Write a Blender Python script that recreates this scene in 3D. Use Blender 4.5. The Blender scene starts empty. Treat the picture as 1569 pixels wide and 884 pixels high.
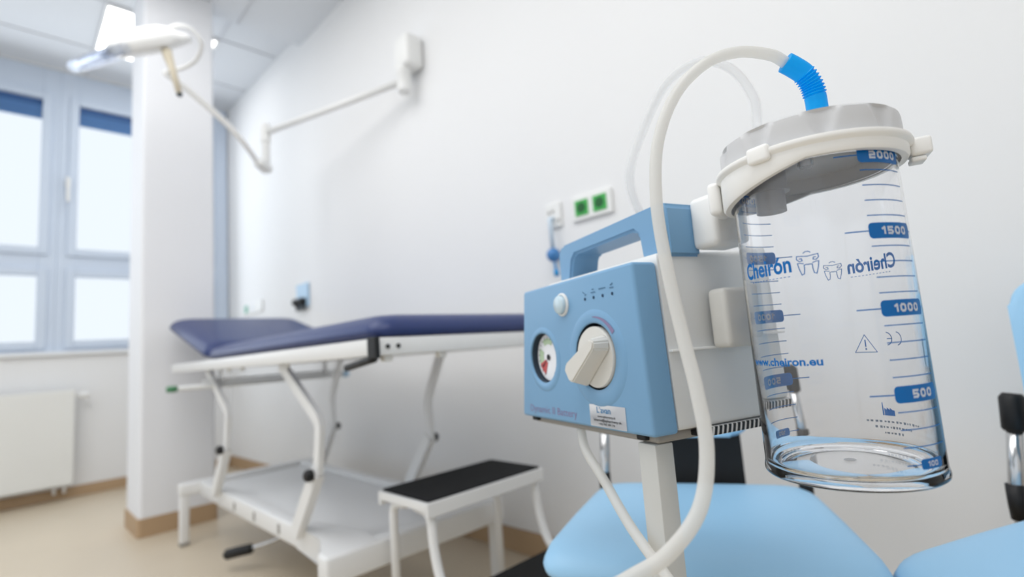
import bpy, bmesh, math, random
from mathutils import Vector, Matrix, Quaternion
PI = math.pi
scene = bpy.context.scene
COL = scene.collection

# ------------------------------------------------------------------ camera
cam_data = bpy.data.cameras.new('camera')
cam = bpy.data.objects.new('camera', cam_data)
COL.objects.link(cam)
yaw, pitch, roll = 0.7833, 0.1172, -0.0742
F = Vector((math.sin(yaw)*math.cos(pitch), math.cos(yaw)*math.cos(pitch), math.sin(pitch)))
Rt = Vector((math.cos(yaw), -math.sin(yaw), 0)); U = Rt.cross(F)
cx_ = math.cos(roll)*Rt + math.sin(roll)*U
cy_ = -math.sin(roll)*Rt + math.cos(roll)*U
m = Matrix((cx_, cy_, -F)).transposed().to_4x4()
m.translation = (0, 0, 0.75)
cam.matrix_world = m
cam_data.sensor_width = 36
cam_data.lens = 36*790/1569
cam_data.clip_start = 0.02
cam_data.dof.use_dof = True
cam_data.dof.focus_distance = 0.50
cam_data.dof.aperture_fstop = 2.7
scene.camera = cam

# ------------------------------------------------------------------ world + exposure
world = bpy.data.worlds.new('world'); scene.world = world
world.use_nodes = True
bg = world.node_tree.nodes['Background']
bg.inputs[0].default_value = (0.79, 0.845, 0.90, 1)
bg.inputs[1].default_value = 1.0
vs = scene.view_settings
vs.view_transform = 'Standard'; vs.look = 'None'; vs.gamma = 1
vs.exposure = 0.22
vs.use_curve_mapping = False

def area_light(name, loc, size, power, color=(1,1,1), rot=(0,0,0), size_y=None):
    l = bpy.data.lights.new(name, 'AREA'); l.energy = power; l.color = color
    l.shape = 'RECTANGLE'; l.size = size; l.size_y = size_y or size
    o = bpy.data.objects.new(name, l); COL.objects.link(o); o.location = loc; o.rotation_euler = rot
    return o
# two added fill lights below the ceiling, without fixtures (column side, camera side)
area_light('overhead_fill_light', (-0.6, 2.0, 2.82), 2.4, 31, (0.99, 0.99, 0.99), (0,0,0), 1.6)
area_light('overhead_fill_light', (-0.25, 0.0, 2.82), 1.8, 23, (0.995, 0.99, 0.985), (0,0,0), 1.2)
area_light('window_daylight', (0.0, 4.45, 1.85), 2.3, 14, (0.86, 0.93, 1.0), (-PI/2, 0, 0), 1.7)

scene.cycles.max_bounces = 20; scene.cycles.transmission_bounces = 20; scene.cycles.transparent_max_bounces = 24

# ------------------------------------------------------------------ materials
def mat(name, color, rough=0.5, metal=0.0, spec=0.5, noise=0.0, scale=8.0, bump=0.0, bscale=60.0, emit=None, coat=0.0, trans=0.0, ior=1.45, alpha=1.0, sss=0.0):
    mt = bpy.data.materials.new(name); mt.use_nodes = True
    nt = mt.node_tree; b = nt.nodes['Principled BSDF']
    b.inputs['Base Color'].default_value = (*color, 1)
    b.inputs['Roughness'].default_value = rough
    b.inputs['Metallic'].default_value = metal
    b.inputs['Specular IOR Level'].default_value = spec
    b.inputs['Coat Weight'].default_value = coat
    b.inputs['Transmission Weight'].default_value = trans
    b.inputs['IOR'].default_value = ior
    b.inputs['Alpha'].default_value = alpha
    b.inputs['Subsurface Weight'].default_value = sss
    b.inputs['Subsurface Scale'].default_value = 0.01
    if emit:
        b.inputs['Emission Color'].default_value = (*emit[0], 1)
        b.inputs['Emission Strength'].default_value = emit[1]
    tc = nt.nodes.new('ShaderNodeTexCoord')
    if noise > 0:
        n = nt.nodes.new('ShaderNodeTexNoise'); n.inputs['Scale'].default_value = scale
        n.inputs['Detail'].default_value = 5
        nt.links.new(tc.outputs['Object'], n.inputs['Vector'])
        mx = nt.nodes.new('ShaderNodeMix'); mx.data_type = 'RGBA'
        mx.inputs[6].default_value = (*[c*(1-noise) for c in color], 1)
        mx.inputs[7].default_value = (*[min(1, c*(1+noise)) for c in color], 1)
        nt.links.new(n.outputs['Fac'], mx.inputs[0])
        nt.links.new(mx.outputs[2], b.inputs['Base Color'])
    if bump > 0:
        n2 = nt.nodes.new('ShaderNodeTexNoise'); n2.inputs['Scale'].default_value = bscale
        bp = nt.nodes.new('ShaderNodeBump'); bp.inputs['Strength'].default_value = bump
        bp.inputs['Distance'].default_value = 0.002
        nt.links.new(tc.outputs['Object'], n2.inputs['Vector'])
        nt.links.new(n2.outputs['Fac'], bp.inputs['Height'])
        nt.links.new(bp.outputs['Normal'], b.inputs['Normal'])
    return mt

def srgb(r, g, b):
    f = lambda c: (c/255/12.92) if c/255 <= 0.04045 else ((c/255+0.055)/1.055)**2.4
    return (f(r), f(g), f(b))

M_wall = mat('painted_wall', srgb(236, 236, 236), 0.75, noise=0.012, scale=3, bump=0.08, bscale=220)
M_column = mat('painted_column', srgb(236, 237, 240), 0.75, noise=0.012, scale=3)
M_ceil = mat('ceiling_board', srgb(218, 221, 225), 0.9, noise=0.015, scale=30)
M_grid = mat('ceiling_grid', srgb(206, 208, 212), 0.6, noise=0.01)
M_floor = mat('vinyl_floor', srgb(206, 192, 170), 0.34, noise=0.05, scale=2.2, bump=0.03, bscale=90)
M_base = mat('vinyl_skirting', srgb(180, 152, 120), 0.5, noise=0.05, scale=6)
M_alu = mat('window_frame_grey', srgb(206, 217, 232), 0.45, noise=0.01)
M_blind = mat('blind_blue', srgb(88, 132, 186), 0.6, noise=0.04, scale=10)
M_blindbox = mat('blind_box_blue', srgb(54, 92, 144), 0.6, noise=0.03)
M_sill = mat('sill_white', srgb(232, 234, 236), 0.4, noise=0.01)
M_rad = mat('radiator_enamel', srgb(232, 232, 228), 0.4, noise=0.01)
M_white = mat('white_enamel', srgb(233, 233, 232), 0.32, noise=0.012, scale=5)
M_whiteplastic = mat('white_plastic', srgb(238, 238, 236), 0.4, noise=0.01)
M_cream = mat('cream_plastic', srgb(222, 212, 190), 0.45, noise=0.02)
M_pad = mat('navy_vinyl', srgb(38, 54, 104), 0.40, noise=0.05, scale=12, bump=0.15, bscale=300)
M_black = mat('black_plastic', srgb(14, 14, 16), 0.5, noise=0.08, scale=20)
M_tread = mat('black_rubber_tread', srgb(10, 11, 13), 0.9, noise=0.1, scale=60, bump=0.4, bscale=500)
M_chrome = mat('chrome_tube', srgb(200, 200, 200), 0.18, metal=1.0, noise=0.02)
M_seat = mat('sky_blue_vinyl', srgb(158, 204, 236), 0.45, noise=0.025, scale=7, bump=0.1, bscale=260)
M_pblue = mat('pump_blue_plastic', srgb(118, 162, 198), 0.42, noise=0.012, scale=12)
M_pgrey = mat('pump_grey_plastic', srgb(222, 223, 222), 0.5, noise=0.012, scale=12)
M_knob = mat('knob_ivory', srgb(216, 214, 208), 0.4, noise=0.015, scale=30)
M_dark = mat('dark_recess', srgb(46, 60, 74), 0.6, noise=0.03)
M_under = mat('underside_taupe', srgb(150, 146, 140), 0.6, noise=0.03)
M_lid = mat('lid_grey', srgb(206, 206, 207), 0.35, noise=0.012, scale=10, sss=0.0)
M_collar = mat('collar_ivory', srgb(246, 245, 242), 0.35, noise=0.008)
M_sticker = mat('sticker_white', srgb(240, 242, 246), 0.4, noise=0.01)
M_ink = mat('ink_black', srgb(30, 28, 34), 0.6, noise=0.02)
M_inkblue = mat('ink_blue', srgb(60, 130, 180), 0.6, noise=0.02)
M_inkviolet = mat('ink_violet', srgb(134, 122, 158), 0.6, noise=0.02)
M_inkdeep = mat('ink_deep_blue', srgb(74, 116, 150), 0.6, noise=0.02)
M_palecyan = mat('pale_clear_tube', srgb(206, 222, 236), 0.3, noise=0.02)
M_polegrey = mat('stand_grey', srgb(196, 196, 192), 0.45, noise=0.012)
M_led = mat('indicator_dark', srgb(24, 62, 92), 0.3, noise=0.02)
M_red = mat('gauge_red', srgb(198, 90, 90), 0.5, noise=0.02)
M_palegreen = mat('gauge_green', srgb(186, 208, 176), 0.5, noise=0.02)
M_socket = mat('socket_green', srgb(66, 176, 82), 0.4, noise=0.02)
M_socketdark = mat('socket_green_dark', srgb(24, 96, 44), 0.5, noise=0.03)
M_plate = mat('plate_pale_blue', srgb(176, 206, 230), 0.4, noise=0.02)
M_ball = mat('ball_blue', srgb(70, 130, 190), 0.25, noise=0.04, scale=20)
M_greentip = mat('green_tip', srgb(70, 130, 90), 0.5, noise=0.02)
M_bluetip = mat('blue_tip', srgb(30, 150, 215), 0.35, noise=0.02)
M_lightpanel = mat('light_panel', (1, 1, 1), 0.5, emit=((1, 0.985, 0.96), 3.0))

def clear(name, color, rough, ior, clearness):
    """clear moulded plastic: refraction with part plain see-through so thin walls stay bright"""
    mt = bpy.data.materials.new(name); mt.use_nodes = True; nt = mt.node_tree
    b = nt.nodes['Principled BSDF']
    b.inputs['Base Color'].default_value = (*color, 1); b.inputs['Roughness'].default_value = rough
    b.inputs['Transmission Weight'].default_value = 1; b.inputs['IOR'].default_value = ior
    t = nt.nodes.new('ShaderNodeBsdfTransparent'); t.inputs[0].default_value = (*color, 1)
    mx = nt.nodes.new('ShaderNodeMixShader'); mx.inputs[0].default_value = clearness
    nt.links.new(b.outputs[0], mx.inputs[1]); nt.links.new(t.outputs[0], mx.inputs[2])
    nt.links.new(mx.outputs[0], nt.nodes['Material Output'].inputs[0])
    return mt
M_clear = clear('clear_polycarbonate', (0.985, 0.986, 0.995), 0.0, 1.38, 0.0)
M_glass = clear('window_glass', (0.98, 0.99, 1.0), 0.0, 1.05, 0.7)
M_lampglass = clear('lamp_glass', (0.88, 0.91, 0.97), 0.2, 1.3, 0.4)

def silicone(name, color, alpha_mix):
    mt = bpy.data.materials.new(name); mt.use_nodes = True; nt = mt.node_tree
    b = nt.nodes['Principled BSDF']
    b.inputs['Base Color'].default_value = (*color, 1); b.inputs['Roughness'].default_value = 0.3
    tl = nt.nodes.new('ShaderNodeBsdfTranslucent'); tl.inputs[0].default_value = (*color, 1)
    m1 = nt.nodes.new('ShaderNodeMixShader'); m1.inputs[0].default_value = 0.4
    nt.links.new(b.outputs[0], m1.inputs[1]); nt.links.new(tl.outputs[0], m1.inputs[2])
    t = nt.nodes.new('ShaderNodeBsdfTransparent'); t.inputs[0].default_value = (*color, 1)
    m2 = nt.nodes.new('ShaderNodeMixShader'); m2.inputs[0].default_value = alpha_mix
    nt.links.new(m1.outputs[0], m2.inputs[1]); nt.links.new(t.outputs[0], m2.inputs[2])
    nt.links.new(m2.outputs[0], nt.nodes['Material Output'].inputs[0])
    return mt
M_hose = silicone('silicone_hose', srgb(244, 243, 240), 0.30)
M_hoseclear = silicone('clear_hose', srgb(250, 250, 250), 0.68)
M_conn = silicone('blue_connector', srgb(0, 200, 255), 0.26)
M_lidtrans = silicone('lid_translucent', srgb(214, 214, 216), 0.1)

def film(name, color):
    mt = silicone(name, color, 0.0)
    for n in mt.node_tree.nodes:
        if n.type == 'MIX_SHADER' and n.inputs[0].default_value > 0.3: n.inputs[0].default_value = 0.42
    return mt
M_print = film('print_blue_film', srgb(0, 122, 206)); M_printfine = film('print_fine_film', srgb(40, 118, 196)); M_printwhite = film('print_white_film', srgb(244, 247, 252))

# ------------------------------------------------------------------ mesh helpers
def link(name, bm, mats, parent=None, smooth=False, loc=None, rotz=None, kind=None, auto=None):
    me = bpy.data.meshes.new(name); bm.normal_update(); bm.to_mesh(me); bm.free()
    if not isinstance(mats, (list, tuple)): mats = [mats]
    for mm in mats: me.materials.append(mm)
    if smooth or auto:
        for p in me.polygons: p.use_smooth = True
    o = bpy.data.objects.new(name, me); COL.objects.link(o)
    if auto: me.set_sharp_from_angle(angle=math.radians(auto))
    if parent: o.parent = parent
    if loc is not None: o.location = loc
    if rotz is not None: o.rotation_euler = (0, 0, rotz)
    if kind: o['kind'] = kind
    return o

def thing(name, label, cat, loc=(0,0,0), rotz=0, group=None):
    o = bpy.data.objects.new(name, None); o.empty_display_size = 0.05; COL.objects.link(o)
    o.location = loc; o.rotation_euler = (0, 0, rotz)
    o['label'] = label; o['category'] = cat
    if group: o['group'] = group
    return o
def tag(o, label, cat, group=None):
    o['label'] = label; o['category'] = cat
    if group: o['group'] = group
    return o

def box(bm, x0, y0, z0, x1, y1, z1, bev=0.0, seg=2, mi=0, mtx=None):
    vs_ = [bm.verts.new(p) for p in ((x0,y0,z0),(x1,y0,z0),(x1,y1,z0),(x0,y1,z0),(x0,y0,z1),(x1,y0,z1),(x1,y1,z1),(x0,y1,z1))]
    fs = [bm.faces.new([vs_[i] for i in q]) for q in ((3,2,1,0),(4,5,6,7),(0,1,5,4),(1,2,6,5),(2,3,7,6),(3,0,4,7))]
    for f_ in fs: f_.material_index = mi
    geo = vs_
    if bev > 0:
        es = list({e for f_ in fs for e in f_.edges})
        r = bmesh.ops.bevel(bm, geom=es, offset=bev, segments=seg, profile=0.5, affect='EDGES')
        geo = list({v for f_ in r['faces'] for v in f_.verts} | {v for f_ in fs if f_.is_valid for v in f_.verts})
        for f_ in r['faces']: f_.material_index = mi
    if mtx is not None:
        bmesh.ops.transform(bm, matrix=mtx, verts=[v for v in geo if v.is_valid])
    return geo

def bx(*a, **k):
    bm = bmesh.new(); box(bm, *a, **k); return bm

def catmull(pts, n=8, closed=False):
    P = [Vector(p) for p in pts]; out = []
    L = len(P)
    for i in range(L if closed else L-1):
        p0 = P[(i-1) % L] if (closed or i > 0) else P[0]*2-P[1]
        p1 = P[i]; p2 = P[(i+1) % L]
        p3 = P[(i+2) % L] if (closed or i+2 < L) else P[-1]*2-P[-2]
        for k in range(n):
            t = k/n
            out.append(0.5*((2*p1)+(-p0+p2)*t+(2*p0-5*p1+4*p2-p3)*t*t+(-p0+3*p1-3*p2+p3)*t**3))
    if not closed: out.append(P[-1])
    return out

def rounded(pts, r, n=6):
    """polyline with arc-like corners"""
    P = [Vector(p) for p in pts]; out = [P[0]]
    for i in range(1, len(P)-1):
        a = (P[i-1]-P[i]); b = (P[i+1]-P[i]); d = min(r, a.length*0.49, b.length*0.49)
        s = P[i]+a.normalized()*d; e = P[i]+b.normalized()*d
        for k in range(n+1):
            t = k/n
            out.append((1-t)**2*s+2*t*(1-t)*P[i]+t*t*e)
    out.append(P[-1]); return out

def sweep(bm, path, prof, up=Vector((0,0,1)), cap=True, mi=0, scale=None, closed=False):
    """prof: list of (u,v) offsets; a parallel-transported frame"""
    path = [Vector(p) for p in path]; n = len(path); rings = []
    t0 = (path[1]-path[0]).normalized()
    ref = up if abs(t0.dot(up)) < 0.95 else Vector((1,0,0))
    u = (ref - t0*ref.dot(t0)).normalized()
    for i, p in enumerate(path):
        if closed: t = (path[(i+1) % n]-path[i-1]).normalized()
        elif i == 0: t = t0
        elif i == n-1: t = (path[-1]-path[-2]).normalized()
        else: t = (path[i+1]-path[i-1]).normalized()
        u = (u - t*u.dot(t)).normalized(); v = t.cross(u)
        s = scale[i] if scale else 1
        rings.append([bm.verts.new(p+(u*b_+v*a_)*s) for a_, b_ in prof])
    m_ = len(prof)
    rng = range(n if closed else n-1)
    for i in rng:
        A, B = rings[i], rings[(i+1) % n]
        for k in range(m_):
            f_ = bm.faces.new((A[k], A[(k+1) % m_], B[(k+1) % m_], B[k])); f_.material_index = mi
    if cap and not closed:
        f_ = bm.faces.new(rings[0][::-1]); f_.material_index = mi
        f_ = bm.faces.new(rings[-1]); f_.material_index = mi
    bmesh.ops.recalc_face_normals(bm, faces=bm.faces[:])

def circ(r, n=16): return [(r*math.cos(2*PI*k/n), r*math.sin(2*PI*k/n)) for k in range(n)]
def rect(w, h): return [(-w/2,-h/2),(w/2,-h/2),(w/2,h/2),(-w/2,h/2)]
def tube(bm, path, r, n=16, mi=0, **k): sweep(bm, path, circ(r, n), mi=mi, **k)

def lathe(bm, prof, seg=64, center=(0,0,0), axis='z', mi=0, close=False, fn=None):
    """prof: list of (r,z). fn(angle,r,z)->(r,z) lets the profile vary"""
    c = Vector(center); rings = []
    for (r, z) in prof:
        if r < 1e-6:
            p = Vector((0,0,z)); rings.append([p])
        else:
            ring = []
            for k in range(seg):
                a = 2*PI*k/seg; rr, zz = fn(a, r, z) if fn else (r, z)
                ring.append(Vector((rr*math.cos(a), rr*math.sin(a), zz)))
            rings.append(ring)
    def tr(p):
        if axis == 'z': q = p
        elif axis == '-y': q = Vector((p.x, -p.z, p.y))
        elif axis == 'x': q = Vector((p.z, p.y, -p.x))
        elif axis == '-x': q = Vector((-p.z, p.y, p.x))
        return q+c
    V = [[bm.verts.new(tr(p)) for p in r_] for r_ in rings]
    pairs = list(zip(V[:-1], V[1:]))
    if close: pairs.append((V[-1], V[0]))
    for A, B in pairs:
        if len(A) == 1 and len(B) == 1: continue
        for k in range(seg):
            k2 = (k+1) % seg
            if len(A) == 1: f_ = bm.faces.new((A[0], B[k2], B[k]))
            elif len(B) == 1: f_ = bm.faces.new((A[k], A[k2], B[0]))
            else: f_ = bm.faces.new((A[k], A[k2], B[k2], B[k]))
            f_.material_index = mi
    bmesh.ops.recalc_face_normals(bm, faces=bm.faces[:])

def prism(bm, outline, z0, z1, bev=0.0, seg=2, mi=0, mtx=None):
    a = [bm.verts.new((x, y, z0)) for x, y in outline]; b = [bm.verts.new((x, y, z1)) for x, y in outline]
    n = len(a); fs = [bm.faces.new(a[::-1]), bm.faces.new(b)]
    for k in range(n): fs.append(bm.faces.new((a[k], a[(k+1) % n], b[(k+1) % n], b[k])))
    for f_ in fs: f_.material_index = mi
    geo = a+b
    if bev > 0:
        es = list(fs[0].edges)+list(fs[1].edges)
        r = bmesh.ops.bevel(bm, geom=es, offset=bev, segments=seg, profile=0.5, affect='EDGES')
        geo = list({v for f_ in r['faces'] for v in f_.verts} | {v for f_ in fs if f_.is_valid for v in f_.verts})
        for f_ in r['faces']: f_.material_index = mi
    if mtx is not None: bmesh.ops.transform(bm, matrix=mtx, verts=[v for v in geo if v.is_valid])
    bmesh.ops.recalc_face_normals(bm, faces=bm.faces[:])

def rrect(x0, y0, x1, y1, r, n=5):
    out = []
    for cx, cy, a0 in ((x1-r, y1-r, 0), (x0+r, y1-r, 90), (x0+r, y0+r, 180), (x1-r, y0+r, 270)):
        for k in range(n+1):
            a = math.radians(a0+90*k/n); out.append((cx+r*math.cos(a), cy+r*math.sin(a)))
    return out

_fonts = {}
def text_mesh(body, height, width=None, align='CENTER', bold=0.0, spacing=1.0):
    """flat lettering as a bmesh in the xy plane, baseline at y=0; cap height = height, optional total width"""
    cu = bpy.data.curves.new('lettering', 'FONT'); cu.body = body; cu.size = 1; cu.align_x = 'LEFT'
    cu.offset = bold; cu.space_character = spacing; cu.resolution_u = 3
    ob = bpy.data.objects.new('lettering', cu); COL.objects.link(ob)
    dg = bpy.context.evaluated_depsgraph_get(); dg.update()
    me = bpy.data.meshes.new_from_object(ob.evaluated_get(dg))
    bpy.data.objects.remove(ob); bpy.data.curves.remove(cu)
    bm = bmesh.new(); bm.from_mesh(me); bpy.data.meshes.remove(me)
    xs = [v.co.x for v in bm.verts]; x0, x1 = min(xs), max(xs)
    s = height/0.70; sx = (width/(x1-x0)) if width else s
    for v in bm.verts:
        v.co.x = (v.co.x-(x0+x1)/2 if align == 'CENTER' else v.co.x-x0)*sx; v.co.y *= s; v.co.z = 0
    return bm

def merge(dst, src, mi, fn):
    mp = {}
    for v in src.verts: mp[v] = dst.verts.new(fn(v.co))
    for f_ in src.faces:
        try:
            g = dst.faces.new([mp[v] for v in f_.verts]); g.material_index = mi
        except ValueError: pass
    src.free()

# ================================================================== SETTING
LW_S = 0.025                       # the lamp wall is very slightly out of square
def lwx(y): return 1.40-LW_S*(y-1.4)
LW_A = math.atan(LW_S)             # rotation of things fixed on that wall
YW = 4.60

bm = bx(-3.2, -2.6, -0.1, 1.72, 4.9, 0.0); link('floor', bm, M_floor, kind='structure')
# lamp wall
bm = bmesh.new()
prism(bm, [(lwx(-2.6), -2.6), (lwx(-2.6)+0.2, -2.6), (lwx(4.9)+0.2, 4.9), (lwx(4.9), 4.9)], 0.0, 3.3)
link('wall_right', bm, M_wall, kind='structure')
# skirting on lamp wall
bm = bmesh.new()
prism(bm, [(lwx(-2.6)-0.012, -2.6), (lwx(-2.6)-0.0005, -2.6), (lwx(YW)-0.0005, YW-0.001), (lwx(YW)-0.012, YW-0.001)], 0.0005, 0.085, bev=0.003)
link('baseboard_right', bm, M_base, kind='structure')
# window wall: parapet, upper strip, pier by the corner
WX0 = -3.2; ZS, ZT = 0.93, 2.953
bm = bmesh.new()
box(bm, WX0, YW, 0, 1.42, YW+0.25, ZS)
box(bm, WX0, YW, ZT, 1.42, YW+0.25, 3.3)
link('wall_back', bm, M_wall, kind='structure')
bm = bx(WX0, YW-0.012, 0.0005, lwx(YW)-0.014, YW-0.0005, 0.07, bev=0.003); link('baseboard_back', bm, M_base, kind='structure')
bm = bx(WX0, YW-0.035, ZS+0.0005, lwx(YW)-0.003, YW+0.06, ZS+0.028, bev=0.006); link('trim_1', bm, M_sill, kind='structure')

bm = bx(-3.2, -2.2, 0, lwx(-2.2)-0.001, -2.0, 3.0); link('wall_front', bm, M_wall, kind='structure')
# windows: aluminium frames with two rows of panes
def window(n, x0, x1, panes, hx=None):
    """outer frame and, for each glazed opening, its sash"""
    z0, z1, zt0, zt1 = ZS+0.0285, ZT-0.001, 1.500, 1.665
    y0, y1 = YW+0.02, YW+0.08
    bm = bmesh.new()
    zg = (1.03, 1.475); zg2 = (1.665, 2.715)
    xs = sorted([x0]+[q for p in panes for q in p]+[x1])
    # uprights
    up = [(x0, panes[0][0])]+[(panes[i][1], panes[i+1][0]) for i in range(len(panes)-1)]+[(panes[-1][1], x1)]
    for a, b in up: box(bm, a, y0, z0, b, y1, z1, bev=0.004)
    for a, b in panes:
        box(bm, a-0.001, y0+0.002, z0, b+0.001, y1, zg[0], bev=0.004)
        box(bm, a-0.001, y0+0.002, zg[1], b+0.001, y1, zg2[0], bev=0.004)
        box(bm, a-0.001, y0+0.002, zg2[1], b+0.001, y1, z1, bev=0.004)
        # raised sash borders
        for zz in (zg, zg2):
            w_ = 0.05
            for (qa, qb, qc, qd) in ((a-w_, zz[0]-w_, a, zz[1]+w_), (b, zz[0]-w_, b+w_, zz[1]+w_), (a, zz[0]-w_, b, zz[0]), (a, zz[1], b, zz[1]+w_)):
                if qa < x0+0.004 or qc > x1-0.004: continue
                box(bm, qa, y0-0.016, qb, qc, y0+0.001, qd, bev=0.004)
    w = link(f'window_{n}', bm, M_alu, kind='structure')
    for a, b in panes:
        for zz in (zg, zg2):
            link('pane', bx(a-0.002, y0+0.03, zz[0]-0.002, b+0.002, y0+0.034, zz[1]+0.002), M_glass, parent=w)
        bb = bmesh.new()
        link('blind_box', bx(a, y0+0.008, zg2[1]-0.045, b, y0+0.028, zg2[1], bev=0.004), M_blindbox, parent=w)
        for k in range(6):
            z_ = zg2[1]-0.059-0.016*k
            box(bb, a+0.002, y0+0.006, z_, b-0.002, y0+0.027, z_+0.012, bev=0.002)
        link('rolled_blind', bb, M_blind, parent=w)
    if hx is not None:
        hb = bmesh.new(); box(hb, hx-0.014, y0-0.034, 2.10, hx+0.014, y0-0.016, 2.17, bev=0.004); box(hb, hx-0.010, y0-0.052, 1.99, hx+0.010, y0-0.034, 2.15, bev=0.006)
        link('handle', hb, M_whiteplastic, parent=w)
window(1, -3.1, 0.243, [(-2.95, -1.60), (-1.42, -0.90), (-0.74, 0.150)], hx=None)
window(2, 0.2432, lwx(YW)-0.01, [(0.345, 1.16)], hx=0.292)

# column
bm = bmesh.new(); prism(bm, rrect(0.480, 3.08, 0.808, 3.42, 0.016), 0.0, 2.8598)
link('column_wall', bm, M_column, kind='structure').name = 'wall_column'
bm = bmesh.new(); prism(bm, rrect(0.472, 3.072, 0.816, 3.428, 0.018), 0.0003, 0.085, bev=0.002)
prism(bm, rrect(0.474, 3.074, 0.814, 3.426, 0.018), 0.0001, 0.001)
link('baseboard_column', bm, M_base, kind='structure')

# ceiling: lower field and the raised bay by the windows, both with lay-in boards
bm = bmesh.new()
ZC1, ZC2 = 2.86, 2.95; YS = 3.20
box(bm, -3.2, -2.6, ZC1+0.004, 1.6, YS, ZC1+0.30)
box(bm, -3.2, YS, ZC2+0.004, 1.6, YW+0.24, ZC2+0.16)
link('ceiling', bm, M_ceil, kind='structure')
bm = bmesh.new()
T = 0.6
def tiles(bmx, x0, x1, y0, y1, z, skip=()):
    gx = []; x = 0.375
    while x > x0: x -= T
    while x < x1: gx.append(x); x += T
    gy = []; y = y0 if z == ZC2 else YS
    for x in gx:
        if x0 < x < x1: box(bmx, x-0.0065, y0+0.001, z-0.003, x+0.0065, y1-0.001, z+0.006)
    yy = y0 if z == ZC2 else y1
    step = T
    if z == ZC2:
        q = 3.575
        while q > y0: q -= T
        q += T
    else:
        q = y1-T
        while q > y0: q -= T
        q += T
    while q < y1-0.02:
        box(bmx, x0, q-0.0065, z-0.0028, x1, q+0.0065, z+0.006); q += T
tiles(bm, -3.1, 1.33, YS+0.002, YW-0.002, ZC2)
tiles(bm, -3.1, 1.39, -2.5, YS-0.002, ZC1)
link('trim_2', bm, M_grid, kind='structure')

# recessed ceiling light in the raised bay
t = thing('ceiling_light', 'square glowing ceiling light panel in the tiles above the lamp head', 'light', (0.675, 3.875, ZC2-0.006))
bm = bmesh.new(); box(bm, -0.285, -0.285, -0.004, 0.285, 0.285, 0.0045, bev=0.002); link('diffuser', bm, M_lightpanel, t)
bm = bmesh.new()
for q in ((-0.30,-0.30,0.30,-0.286),(-0.30,0.286,0.30,0.30),(-0.30,-0.286,-0.286,0.286),(0.286,-0.286,0.30,0.286)): box(bm, q[0], q[1], -0.008, q[2], q[3], 0.0045, bev=0.001)
link('frame', bm, M_whiteplastic, t)

# ================================================================== RADIATOR
t = thing('radiator', 'white flat panel radiator on the wall below the windows', 'radiator', (-0.25, YW-0.04, 0.10))
bm = bx(-0.62, -0.085, 0.0, 0.60, -0.070, 0.60, bev=0.006); link('front_panel', bm, M_rad, t)
bm = bmesh.new(); box(bm, -0.615, -0.0695, 0.012, 0.595, -0.018, 0.585, bev=0.004); link('back_panel', bm, M_rad, t)
bm = bmesh.new()
box(bm, -0.618, -0.069, 0.5855, 0.598, -0.012, 0.597, bev=0.003)
link('top_grille', bm, M_rad, t)
for x in (-0.4, 0.4): link('bracket', bx(x-0.02, -0.0175, 0.05, x+0.02, 0.0396, 0.5, bev=0.003), M_rad, t)
for x in (0.56, 0.51):
    bm = bmesh.new(); tube(bm, rounded([(x,-0.04,0.01),(x,-0.04,-0.05),(x,0.038,-0.05)], 0.02), 0.008); link('pipe', bm, M_white, t, smooth=True)
bm = bmesh.new(); tube(bm, [(0.590,-0.045,0.56),(0.625,-0.045,0.56)], 0.011); lathe(bm, [(0,0.0),(0.018,0.0),(0.021,0.006),(0.021,0.042),(0.015,0.055),(0,0.056)], 20, (0.620,-0.045,0.56), axis='x')
link('thermostat_valve', bm, M_whiteplastic, t, auto=40)

# ================================================================== EXAM LAMP
t = thing('examination_lamp', 'white articulated examination lamp mounted on the wall above the couch', 'lamp', (lwx(1.94), 1.94, 2.085))
L0 = Vector(t.location)
def rel(pts): return [Vector(p)-L0 for p in pts]
bm = bmesh.new(); box(bm, -0.098, -0.075, 0.012, -0.001, 0.045, 0.175, bev=0.022, seg=4); link('wall_mount', bm, M_whiteplastic, t, auto=40)
bm = bmesh.new(); lathe(bm, [(0,-0.100),(0.026,-0.100),(0.033,-0.092),(0.033,-0.012),(0.036,-0.008),(0.036,0.020),(0,0.020)], 28, Vector((-0.070,0.0,0.0))); link('swivel_joint', bm, M_whiteplastic, t, auto=40)
jt = Vector((lwx(1.94)-0.070, 1.94, 2.045)); el = Vector((1.0, 2.84, 2.035))
bm = bmesh.new(); d = (el-jt).normalized(); tube(bm, rel([jt+d*0.02, el-d*0.012]), 0.0165, 20); link('arm', bm, M_whiteplastic, t, smooth=True)
bm = bmesh.new(); lathe(bm, [(0,-0.225),(0.018,-0.225),(0.022,-0.218),(0.022,-0.06),(0.028,-0.055),(0.028,-0.02),(0.026,0.018),(0.024,0.048),(0,0.05)], 24, el-L0)
link('elbow_joint', bm, M_whiteplastic, t, auto=40)
lo = el+Vector((0,0,-0.205))
bm = bmesh.new(); box(bm, -0.075,-0.03,-0.022,0.022,0.03,0.022,bev=0.012,seg=3, mtx=Matrix.Translation(lo-L0)@Matrix.Rotation(math.radians(38),4,'Z')@Matrix.Rotation(math.radians(12),4,'Y')); link('spring_joint', bm, M_whiteplastic, t, auto=40)
p2 = catmull([lo+Vector((-0.05,-0.03,0.01)), (0.862,2.745,1.905), (0.775,2.73,1.985), (0.67,2.735,2.07), (0.585,2.745,2.135), (0.511,2.749,2.177)], 6)
bm = bmesh.new(); sweep(bm, rel(p2), circ(0.0125, 14), scale=[1.0+0.25*math.sin(PI*i/(len(p2)-1)) for i in range(len(p2))]); link('spring_arm', bm, M_whiteplastic, t, smooth=True)
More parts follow.
